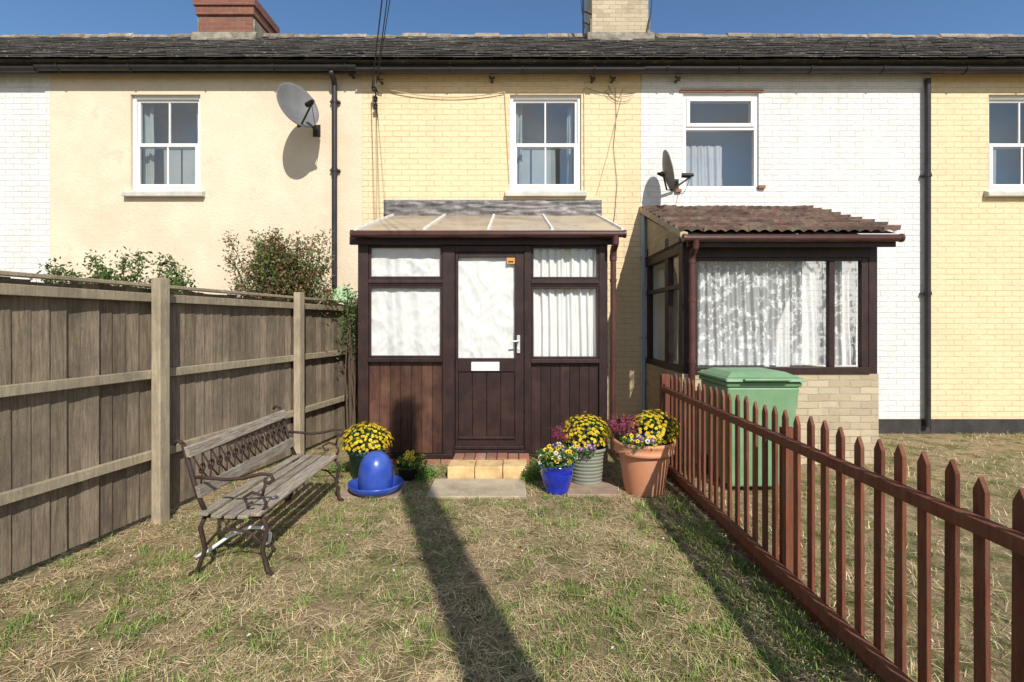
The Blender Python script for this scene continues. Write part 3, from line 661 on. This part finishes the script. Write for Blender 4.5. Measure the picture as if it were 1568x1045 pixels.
k=MB(); k.add([(X0,ty0+.02,tz0-.05),(X0,ty1,tz1-.05),(X0,ty1,tz1+.03),(X0,ty0+.02,tz0+.03),(X0+.08,ty0+.02,tz0-.05),(X0+.08,ty1,tz1-.05),(X0+.08,ty1,tz1+.0),(X0+.08,ty0+.02,tz0+.0)],[(0,1,2,3),(4,7,6,5),(0,4,5,1),(3,2,6,7),(0,3,7,4),(1,5,6,2)]); k.build('verge_mortar',M['chimney'],N)
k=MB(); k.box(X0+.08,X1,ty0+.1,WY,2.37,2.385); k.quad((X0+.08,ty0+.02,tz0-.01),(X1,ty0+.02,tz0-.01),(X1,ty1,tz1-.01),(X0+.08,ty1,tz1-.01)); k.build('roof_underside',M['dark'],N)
k=MB(); k.box(X0+.085,X1,ty0+.045,ty0+.07,2.29,2.40); k.build('fascia',M['darkwood'],N)
halfgutter(N,1.77,4.0,2.375,5.2,.038,'gutterbrn')
k=MB(); k.tube([(1.89,5.2,2.36),(1.89,5.21,2.28),(1.89,5.3,2.22),(1.89,5.32,2.15),(1.89,5.32,.1)],.034,14)
for z in (2.15,1.75,1.1): k.tube([(1.89,5.32,z-.02),(1.89,5.32,z+.02)],.041,14)
k.build('porch_downpipe',M['gutterbrn'],N)

# ------------------------------------------------------------------ satellite dishes
def dish(loc,normal,R,wallpt,name='satellite_dish'):
    T_=top(name,wallpt); n=Vector(normal).normalized()
    q=n.to_track_quat('Z','Y').to_matrix().to_4x4(); mb=MB(); mb.M=Matrix.Translation(loc)@q@Matrix.Diagonal((1,1.12,1,1))
    prof=[(0.001,0)]+[(R*t/10,.22*R*(t/10)**2) for t in range(1,11)]+[(R*1.02,.22*R),(R*1.02,.22*R-.012)]+[(R*t/10,.22*R*(t/10)**2-.012) for t in range(10,0,-1)]+[(0.001,-.012)]
    mb.lathe(prof,n=40); mb.build('reflector',M['dish'],T_,smooth=True)
    a=MB(); loc=Vector(loc); down=(Vector((0,0,-1))-n*Vector((0,0,-1)).dot(n)).normalized()
    rim=loc+down*R*.95+n*.02; lnb=loc+n*R*1.25+down*R*.55
    a.tube([loc-n*.03,loc+down*R-n*.03,rim+down*.03,lnb+down*.02],.012,8); a.tube([lnb-n*-.0,lnb-n*.10+down*-.03],.032,12); a.tube([lnb+n*.0,lnb+n*.04],.022,12)
    w=Vector(wallpt); a.tube([loc-n*.03,loc-n*.09,w+Vector((0,-.12,0)),w],.018,8); a.box(w.x-.05,w.x+.05,w.y-.012,w.y-.001,w.z-.08,w.z+.08)
    a.tube(sag(lnb,w+Vector((.05,-.02,-.1)),.10),.004,6)
    a.build('arm_and_bracket',M['cable'],T_)
dish((-2.75,6.45,4.25),(.72,-.58,.30),.27,(-2.66,6.9,4.12))
dish((1.98,6.55,3.46),(.97,-.12,.22),.235,(2.22,6.9,3.38))

# ------------------------------------------------------------------ left panel fence
LF=top('wooden_fence',(-2.6,4.5,0))
ang=math.atan2(.172,1.0)
Rf=Matrix.Translation((-3.41,0,0))@Matrix.Rotation(-ang,4,'Z')
k=MB(); k.M=Rf; k.var=.32
L=7.0/math.cos(ang)
u=-1.5
while u<L-.05:
    z1_=1.755+random.uniform(-.014,.014); t=random.uniform(-.006,.006); sk_=random.uniform(-.006,.006)
    vs=[(-.012+t,u,.04),(-.004+t,u+.112,.04),(-.022+t,u+.112,.04),(-.020+t,u,.04)]
    vs=vs+[(p[0],p[1]+sk_,z1_) for p in vs]
    k.add(vs,[(0,3,2,1),(4,5,6,7),(0,1,5,4),(1,2,6,5),(2,3,7,6),(3,0,4,7)]); u+=.104
k.build('fence_boards',M['fence'],LF)
k=MB(); k.M=Rf; k.var=.12
for z in (.47,1.08,1.66):
    k.box(0,.045,-1.5,L-.02,z,z+.065)
k.box(-.035,.04,-1.5,L-.02,1.772,1.797)
k.build('fence_rails',M['fencepost'],LF,bevel=.004)
k=MB(); k.M=Rf; k.var=.1
for yw in (.3,2.05,3.85,5.62,6.93):
    l=yw/math.cos(ang); k.box(.0465,.125,l-.045,l+.045,-.1,1.84); 
k.build('fence_posts',M['fencepost'],LF,bevel=.006)

# ------------------------------------------------------------------ right picket fence
RF=top('picket_fence',(1.5,3,0)); k=MB(); k.var=.25
y=4.80
while y>-.6:
    zt=1.02+random.uniform(-.014,.014); w=.022
    dx=random.uniform(-.004,.004); tl=random.uniform(-.006,.006)
    pts=[(y-w,.05),(y+w,.05),(y+w+tl,zt-.045),(y+tl,zt),(y-w+tl,zt-.045)]
    k.prism(pts,1.505+dx,1.522+dx,'x'); y-=.118+random.uniform(-.006,.006)
k.build('pickets',M['picket'],RF,bevel=.002)
k=MB(); k.var=.1
k.box(1.455,1.499,-.6,4.9,.835,.885); k.box(1.455,1.499,-.6,4.9,.10,.165); k.box(1.529,1.55,-.6,4.9,-.03,.10)
for yy in (4.95,2.9,1.0): k.box(1.455,1.535,yy-.04,yy+.04,-.1,1.0) if yy>4.9 else k.box(1.551,1.62,yy-.04,yy+.04,-.1,.90)
k.build('rails_and_posts',M['picket'],RF,bevel=.004)

# ------------------------------------------------------------------ wheelie bin
BX=.10
B=top('wheelie_bin',(2.15,4.75,0)); k=MB(); TR=Matrix.Translation((BX,0,0)); k.M=TR
def taper(mb,x0,x1,y0,y1,z0,X0,X1,Y0,Y1,z1,col=None):
    mb.add([(x0,y0,z0),(x1,y0,z0),(x1,y1,z0),(x0,y1,z0),(X0,Y0,z1),(X1,Y0,z1),(X1,Y1,z1),(X0,Y1,z1)],[(0,3,2,1),(4,5,6,7),(0,1,5,4),(1,2,6,5),(2,3,7,6),(3,0,4,7)],col)
taper(k,1.84,2.34,4.50,4.98,.04,1.78,2.42,4.42,5.06,.94); k.box(1.765,2.435,4.405,5.075,.94,.985)
k.build('bin_body',M['bin'],B,bevel=.02)
k=MB(); k.M=TR; taper(k,1.75,2.45,4.37,5.08,.99,1.76,2.44,4.39,5.07,1.02); taper(k,1.78,2.42,4.42,5.04,1.021,1.86,2.34,4.52,4.96,1.065); k.tube([(1.80,5.10,1.01),(2.40,5.10,1.01)],.02,10); k.box(1.9,2.3,4.345,4.385,1.0,1.02)
k.build('bin_lid',M['bin'],B,bevel=.012)
k=MB(); k.M=TR
for x in (1.80,2.34): k.tube([(x,5.02,.1),(x+.05,5.02,.1)],.1,20)
k.build('bin_wheels',M['binblk'],B)

# ------------------------------------------------------------------ bench
BN=top('garden_bench',(-1.68,3.65,0)); k=MB(); k.var=.25
ys,ye=3.0,4.30
for i in range(5):
    x=-1.475-i*.078; z=.385-.012*math.sin(i/4*math.pi)*1.5+random.uniform(-.004,.004)
    k.box(x-.062,x,ys-.03,ye+.03+random.uniform(-.01,.01),z-.022,z)
bx=lambda z:-1.83-(z-.38)*.28
for z0_,z1_ in ((.46,.53),(.70,.765)):
    k.add([(bx(z0_)+.012,ys,z0_),(bx(z0_)-.012,ys,z0_),(bx(z0_)-.012,ye,z0_),(bx(z0_)+.012,ye,z0_),(bx(z1_)+.012,ys,z1_),(bx(z1_)-.012,ys,z1_),(bx(z1_)-.012,ye,z1_),(bx(z1_)+.012,ye,z1_)],[(0,3,2,1),(4,5,6,7),(0,1,5,4),(1,2,6,5),(2,3,7,6),(3,0,4,7)])
k.build('seat_and_back_slats',M['benchwood'],BN,bevel=.006)
k=MB()
for yy in (ys+.02,ye-.02):
    k.tube([(-1.50,yy,.36),(-1.46,yy,.28),(-1.49,yy,.15),(-1.46,yy,.02),(-1.43,yy,0)],.014,8)
    k.tube([(-1.82,yy,.37),(-1.86,yy,.28),(-1.83,yy,.15),(-1.88,yy,.02),(-1.92,yy,0)],.014,8)
    k.tube([(-1.50,yy,.35),(-1.66,yy,.335),(-1.82,yy,.35)],.012,8); k.tube([(-1.47,yy,.16),(-1.56,yy,.25),(-1.66,yy,.27),(-1.76,yy,.25),(-1.84,yy,.16)],.008,8)
    k.tube([(-1.82,yy,.35),(bx(.5)-.02,yy,.5),(bx(.78)-.02,yy,.78)],.014,8)
    k.tube([(bx(.78)-.02,yy,.78),(bx(.8)-.05,yy,.80),(bx(.8)-.07,yy,.775)],.012,8)
    arm=[(bx(.58),yy,.58),(-1.80,yy,.575),(-1.70,yy,.565),(-1.60,yy,.575),(-1.50,yy,.60),(-1.44,yy,.595),(-1.425,yy,.565),(-1.45,yy,.545),(-1.475,yy,.555),(-1.47,yy,.575)]
    k.tube(arm,.011,8)
    k.tube([(-1.50,yy,.36),(-1.465,yy,.42),(-1.49,yy,.47),(-1.55,yy,.49),(-1.60,yy,.46),(-1.58,yy,.42),(-1.55,yy,.43)],.009,8); k.tube([(-1.49,yy,.47),(-1.47,yy,.55)],.009,8)
for i in range(13):
    y0_=ys+.09+i*.092
    k.tube([(bx(.53),y0_-.045,.53),(bx(.61),y0_+.01,.61),(bx(.70),y0_+.045,.70)],.005,6); k.tube([(bx(.53),y0_+.045,.53),(bx(.61),y0_-.01,.61),(bx(.70),y0_-.045,.70)],.005,6)
    k.tube([(bx(.615)+.004,y0_+.03*math.cos(t*math.pi/4),.615+.03*math.sin(t*math.pi/4)) for t in range(9)],.005,6)
k.build('iron_frame',M['iron'],BN,smooth=True)
hs=MB(); hs.tube([(-1.66,3.36,.02),(-1.60,3.34,.06),(-1.585,3.32,.12),(-1.62,3.29,.17),(-1.70,3.27,.18),(-1.82,3.25,.13),(-1.92,3.22,.06),(-2.0,3.2,.02)],.011,10); hs.build('garden_hose',M['upvc'],None,smooth=True)

# ------------------------------------------------------------------ plants
def rot_to(n): return Vector(n).normalized().to_track_quat('Z','Y').to_matrix()
def mum(cx,cy,cz,R,H,n):
    V=[];C=[]
    i=np.arange(n)+.5; ph=i*2.39996; zz=1-i/n*1.15
    for a,z in zip(ph,zz):
        r=math.sqrt(max(0,1-z*z)); nn=Vector((r*math.cos(a),r*math.sin(a),z)); nn=(nn+Vector(rng.normal(0,.09,3))).normalized()
        b_=1+rng.normal(0,.035)+.05*math.sin(a*3+z*4)
        p=Vector((cx+nn.x*R*b_,cy+nn.y*R*b_,cz+nn.z*H*b_)); Rm=rot_to(nn+Vector((0,-.1,.35))); s=rng.uniform(.013,.020)
        bc=(.84,.64,.03) if rng.random()<.75 else (.66,.46,.02); bc=np.array(bc)*rng.uniform(.75,1.1)
        for j in range(6):
            t0=j*math.pi/3; w=.42
            q=[Rm@Vector((0,0,0)),Rm@Vector((s*.7*math.cos(t0-w),s*.7*math.sin(t0-w),s*.2)),Rm@Vector((s*math.cos(t0),s*math.sin(t0),s*.12)),Rm@Vector((s*.7*math.cos(t0+w),s*.7*math.sin(t0+w),s*.2))]
            V.append([(p+v_)[:] for v_ in q]); C.append(bc)
        q=[Rm@Vector((s*.35*math.cos(t),s*.35*math.sin(t),s*.28)) for t in (0,1.57,3.14,4.71)]
        V.append([(p+v_)[:] for v_ in q]); C.append(bc*np.array([.75,.6,.5]))
    V=np.array(V);C=np.array(C)
    m_=1500; d_=nrm(rng.normal(size=(m_,3))); d_[:,2]=np.where(d_[:,2]<-.25,-d_[:,2],d_[:,2]); rr=rng.uniform(.6,.97,(m_,1)); pp=np.array([cx,cy,cz])+d_*rr*np.array([R,R,H])
    LV=leafquads(pp,nrm(d_+rng.normal(0,.6,(m_,3))),rng.uniform(.012,.022,m_),.5); LC=pal([(.045,.09,.025),(.07,.13,.035),(.03,.06,.02)],m_)
    return [(V,C),(LV,LC)]
def pansies(cx,cy,cz,R,n,cols,h=.05):
    V=[];C=[]
    for _ in range(n):
        a=rng.uniform(0,6.28); r=R*math.sqrt(rng.random()); p=Vector((cx+r*math.cos(a),cy+r*math.sin(a),cz+rng.uniform(.01,h)*(1.2-.5*r/R)+.01))
        Rm=rot_to((rng.normal(0,.35)+math.cos(a)*.4*r/R,-.75+rng.normal(0,.3),.6)); s=rng.uniform(.020,.028); c=np.array(cols[rng.integers(0,len(cols))]); c2=c*np.array([.9,.8,.9])
        for j in range(5):
            t0=j*2*math.pi/5+.3; w=.6
            q=[Vector((0,0,.001*j)),Vector((s*.75*math.cos(t0-w),s*.75*math.sin(t0-w),.003)),Vector((s*math.cos(t0),s*math.sin(t0),0)),Vector((s*.75*math.cos(t0+w),s*.75*math.sin(t0+w),.003))]
            V.append([(p+Rm@v_)[:] for v_ in q]); C.append(c if j%2 else c2)
        q=[Vector((s*.38*math.cos(t),s*.38*math.sin(t),.005)) for t in (0,1.57,3.14,4.71)]; V.append([(p+Rm@v_)[:] for v_ in q]); C.append(np.array((.04,.01,.03)) if c[0]>.3 else np.array((.6,.45,.03)))
    m_=n*16; a=rng.uniform(0,6.28,m_); r=R*np.sqrt(rng.random(m_))*1.05; pp=np.stack([cx+r*np.cos(a),cy+r*np.sin(a),cz+rng.uniform(-.02,h*.8,m_)],1)
    LV=leafquads(pp,nrm(rng.normal(0,.7,(m_,3))+np.array([0,-.2,1])),rng.uniform(.012,.024,m_),.5); LC=pal([(.07,.16,.03),(.10,.2,.04),(.05,.11,.025)],m_)
    return [(np.array(V),np.array(C)),(LV,LC)]
def heather(cx,cy,cz,R,h,n=120):
    P_=[];N_=[];S_=[];C_=[]
    for _ in range(n):
        a=rng.uniform(0,6.28); r=R*rng.random()**.5*.5; b0=np.array([cx+r*math.cos(a),cy+r*math.sin(a),cz]); d_=np.array([math.cos(a)*.55*r/R*2,math.sin(a)*.55*r/R*2,1.]); d_/=np.linalg.norm(d_); L_=h*rng.uniform(.6,1.1)
        for t in np.linspace(.15,1,16):
            for _k in range(2):
                P_.append(b0+d_*L_*t+rng.normal(0,.004,3)); N_.append(rng.normal(size=3)); S_.append(rng.uniform(.005,.009))
                C_.append((.36,.06,.13) if t>.45 and rng.random()<.8 else (.06,.11,.035))
    P_=np.array(P_); C_=np.array(C_)*rng.uniform(.6,1.3,(len(P_),1))
    return [(leafquads(P_,nrm(np.array(N_)),np.array(S_),.6),C_)]
def flush(par,name,lst,m='petal'):
    quadsmesh(name,np.concatenate([a for a,_ in lst]),np.concatenate([b_ for _,b_ in lst]),M[m],par)
def soil(par,cx,cy,r,z):
    k=MB(); k.add([(cx+r*math.cos(t*math.pi/12),cy+r*math.sin(t*math.pi/12),z) for t in range(24)],[tuple(range(24))]); k.build('soil',M['soil'],par)
YEL=[(.78,.53,.02),(.82,.63,.05)]; MIX=[(.78,.53,.02),(.82,.62,.04),(.10,.03,.25),(.66,.64,.6),(.22,.08,.35)]
cx,cy=1.18,4.52; A=top('terracotta_flower_pot',(cx,cy,0)); k=MB()
k.lathe([(.001,0),(.165,0),(.17,.01),(.222,.33),(.224,.345),(.250,.35),(.262,.36),(.262,.385),(.256,.39),(.268,.43),(.274,.44),(.274,.462),(.262,.466),(.25,.46),(.235,.40)],cx,cy,0,56); k.build('pot',M['terracotta'],A,smooth=True)
soil(A,cx,cy,.245,.43); flush(A,'flowers',mum(cx+.10,cy+.06,.50,.225,.20,350)+pansies(cx-.05,cy-.12,.455,.17,40,MIX,.06)+heather(cx-.17,cy+.03,.44,.13,.23))
cx,cy=.70,4.78; A=top('ribbed_flower_pot',(cx,cy,0)); k=MB(); pr=[(.001,0),(.14,0)]
for i in range(9):
    z=.01+i*.034; r=.142+.047*i/9; pr+=[(r,z),(r+.006,z+.01),(r+.006,z+.022),(r,z+.03)]
pr+=[(.205,.318),(.208,.345),(.196,.348),(.185,.30)]; k.lathe(pr,cx,cy,0,48); k.build('pot',M['greypot'],A,smooth=True)
soil(A,cx,cy,.19,.31); flush(A,'flowers',mum(cx+.0,cy+.05,.42,.235,.20,350)+pansies(cx-.05,cy-.13,.335,.13,26,MIX,.05)+heather(cx-.20,cy+.0,.33,.12,.2))
cx,cy=.40,4.52; A=top('blue_glazed_flower_pot',(cx,cy,0)); k=MB()
k.lathe([(.001,0),(.10,0),(.108,.012),(.105,.02),(.128,.08),(.145,.15),(.148,.19),(.14,.215),(.152,.225),(.158,.235),(.156,.25),(.145,.252),(.135,.22)],cx,cy,0,48); k.build('pot',M['blue'],A,smooth=True)
soil(A,cx,cy,.137,.225); flush(A,'flowers',pansies(cx,cy,.25,.17,60,MIX[:3]+[MIX[0],MIX[1],(.66,.64,.55)],.14))
cx,cy=-1.42,4.93; A=top('teal_flower_pot',(cx,cy,0)); k=MB()
k.lathe([(.001,0),(.13,0),(.165,.24),(.178,.245),(.18,.285),(.168,.287),(.155,.25)],cx,cy,0,40); k.build('pot',M['tealpot'],A,smooth=True)
soil(A,cx,cy,.16,.25); flush(A,'flowers',mum(cx,cy,.33,.235,.19,350))
cx,cy=-1.0,4.86; A=top('small_pansy_pot',(cx,cy,0)); k=MB()
k.lathe([(.001,0),(.08,0),(.10,.12),(.108,.125),(.108,.145),(.10,.145),(.09,.12)],cx,cy,0,32); k.build('pot',M['binblk'],A,smooth=True)
flush(A,'flowers',pansies(cx+.05,cy-.04,.15,.13,30,YEL,.11))
cx,cy=-1.21,4.50; A=top('blue_ceramic_fountain',(cx,cy,0)); k=MB()
k.lathe([(.001,.02),(.15,.02),(.16,.035),(.20,.055),(.225,.085),(.238,.09),(.240,.078),(.225,.045),(.19,.014),(.15,0.011),(.001,.011)],cx,cy,0,56); k.build('saucer',M['blueplastic'],A,smooth=True)
k=MB(); k.lathe([(.135,.022),(.148,.06),(.152,.12),(.150,.18),(.143,.225),(.13,.27),(.105,.315),(.07,.345),(.03,.358),(.001,.36)],cx,cy,0,48); k.build('dome',M['blueplastic'],A,smooth=True)

def shrub(name,c,rad,n,size,cols,stems,seed):
    A=top(name,(c[0],c[1],0)); k=MB(); ends=[]
    r_=random.Random(seed)
    for i in range(stems):
        a=r_.uniform(0,6.28); rr=r_.uniform(.2,1.05); e=Vector((c[0]+rad[0]*rr*math.cos(a),c[1]+rad[1]*rr*math.sin(a),c[2]+rad[2]*r_.uniform(-.4,1.1)))
        b0=Vector((c[0]+r_.uniform(-.1,.1),c[1]+r_.uniform(-.1,.1),0)); mid=b0.lerp(e,.6)+Vector((0,0,.35)); path=[b0,b0.lerp(mid,.5)+Vector((r_.uniform(-.05,.05),0,.1)),mid,mid.lerp(e,.6)+Vector((0,0,.05)),e]
        k.tube(path,.012,5,r2=.003); ends.append((mid,path[3],e))
    k.build('stems',M['polewood'],A)
    P_=[]
    for _ in range(n):
        m1,m2,e=ends[r_.randrange(len(ends))]; t=r_.random()**.7; q=(m1.lerp(m2,t*2) if t<.5 else m2.lerp(e,t*2-1)); s=.10*(1-.55*t)
        P_.append((q+Vector((r_.gauss(0,s),r_.gauss(0,s),r_.gauss(0,s))))[:])
    P_=np.array(P_); quadsmesh('leaves',leafquads(P_,nrm(rng.normal(size=(n,3))+np.array([0,-.3,.6])),rng.uniform(size*.6,size*1.3,n),.45),pal(cols,n,.35),M['leaf'],A)
shrub('flowering_shrub',(-2.85,6.3,2.06),(.66,.30,.52),11500,.023,[(.11,.18,.045),(.16,.23,.06),(.08,.13,.035),(.18,.21,.07),(.32,.12,.09),(.27,.18,.09)],80,2)
shrub('flowering_shrub',(-4.6,5.9,1.7),(.9,.5,.55),9000,.026,[(.09,.15,.04),(.13,.2,.055),(.07,.11,.03)],50,5)
shrub('climbing_ivy',(-1.93,6.35,1.35),(.17,.3,.55),2000,.022,[(.08,.14,.035),(.12,.19,.05)],26,8)
def weed(cx,cy,R,H,n):
    a=rng.uniform(0,6.28,n); r=R*np.sqrt(rng.random(n)); pp=np.stack([cx+r*np.cos(a),cy+r*np.sin(a),rng.uniform(.005,H,n)*(1-.6*r/R)],1)
    return quadsmesh('garden_weed',leafquads(pp,nrm(rng.normal(0,.6,(n,3))+np.array([0,-.2,1])),rng.uniform(.01,.02,n),.5),pal([(.15,.28,.05),(.11,.2,.04),(.2,.3,.07)],n),M['leaf'])
weed(-.86,4.92,.14,.13,480); weed(.19,4.84,.10,.2,480); weed(.2,5.2,.08,.15,250); weed(-1.75,5.1,.1,.12,250)
vs=[];fs=[]
for i in range(13):
    for j in range(9):
        u=i/12-.5; w=j/8
        vs.append((-2.22+u*.30*(1-.3*w)+.015*math.sin(j*2),6.62+u*.1-.03*math.sin(i*1.3)-.05*w,1.98-.20*w**1.2-.06*abs(u)*2+.02*math.sin(i*2+j)))
for i in range(12):
    for j in range(8): a=i*9+j; fs.append((a,a+9,a+10,a+1))
k=MB(); k.add(vs,fs,(1,1,1)); k.build('cloth_bag',M['cloth'],None,smooth=True,solid=.01)

# ------------------------------------------------------------------ light, sky, camera
Ld=Vector((-.34,1,-.87)).normalized()
s=bpy.data.lights.new('sun','SUN'); s.energy=5.0; s.angle=math.radians(.53); s.color=(1,.955,.88)
so=bpy.data.objects.new('sun',s); so.rotation_euler=Ld.to_track_quat('-Z','Y').to_euler(); so.location=(3,-8,9); COL.objects.link(so)
w=bpy.data.worlds.new("World"); scene.world=w; w.use_nodes=True; nt=w.node_tree
sk=nt.nodes.new('ShaderNodeTexSky'); sk.sky_type='NISHITA'; sk.sun_disc=False; sk.sun_elevation=math.asin(-Ld.z); sk.sun_rotation=math.atan2(.34,-1)
sk.air_density=1.0; sk.dust_density=.2; sk.ozone_density=2.6
hs_=nt.nodes.new('ShaderNodeHueSaturation'); hs_.inputs['Saturation'].default_value=1.12; hs_.inputs['Value'].default_value=1.55; nt.links.new(sk.outputs[0],hs_.inputs['Color'])
tc=nt.nodes.new('ShaderNodeTexCoord'); mp=nt.nodes.new('ShaderNodeMapping'); mp.inputs['Scale'].default_value=(1,1,2.2); nt.links.new(tc.outputs['Generated'],mp.inputs[0])
cn=noisen(nt,mp.outputs[0],4.5,9,.6,.38,.62)
sp=nt.nodes.new('ShaderNodeSeparateXYZ'); nt.links.new(tc.outputs['Generated'],sp.inputs[0])
mr=nt.nodes.new('ShaderNodeMapRange'); mr.inputs[1].default_value=.05; mr.inputs[2].default_value=-.35; nt.links.new(sp.outputs[1],mr.inputs[0])
ml=nt.nodes.new('ShaderNodeMath'); ml.operation='MULTIPLY'; nt.links.new(cn,ml.inputs[0]); nt.links.new(mr.outputs[0],ml.inputs[1])
sc=mixn(nt,hs_.outputs[0],(7.6,7.7,7.9),ml.outputs[0])
nt.links.new(sc,nt.nodes['Background'].inputs[0]); nt.nodes['Background'].inputs[1].default_value=.09
cam=bpy.data.cameras.new('camera'); cam.sensor_width=36; cam.lens=17.79; cam.shift_y=-.0175; cam.clip_end=1500; cam.clip_start=.05
co=bpy.data.objects.new('camera',cam); co.location=(0,0,1.5); co.rotation_euler=(math.radians(90),0,0); COL.objects.link(co); scene.camera=co
scene.view_settings.view_transform='Standard'; scene.view_settings.look='None'; scene.view_settings.exposure=0
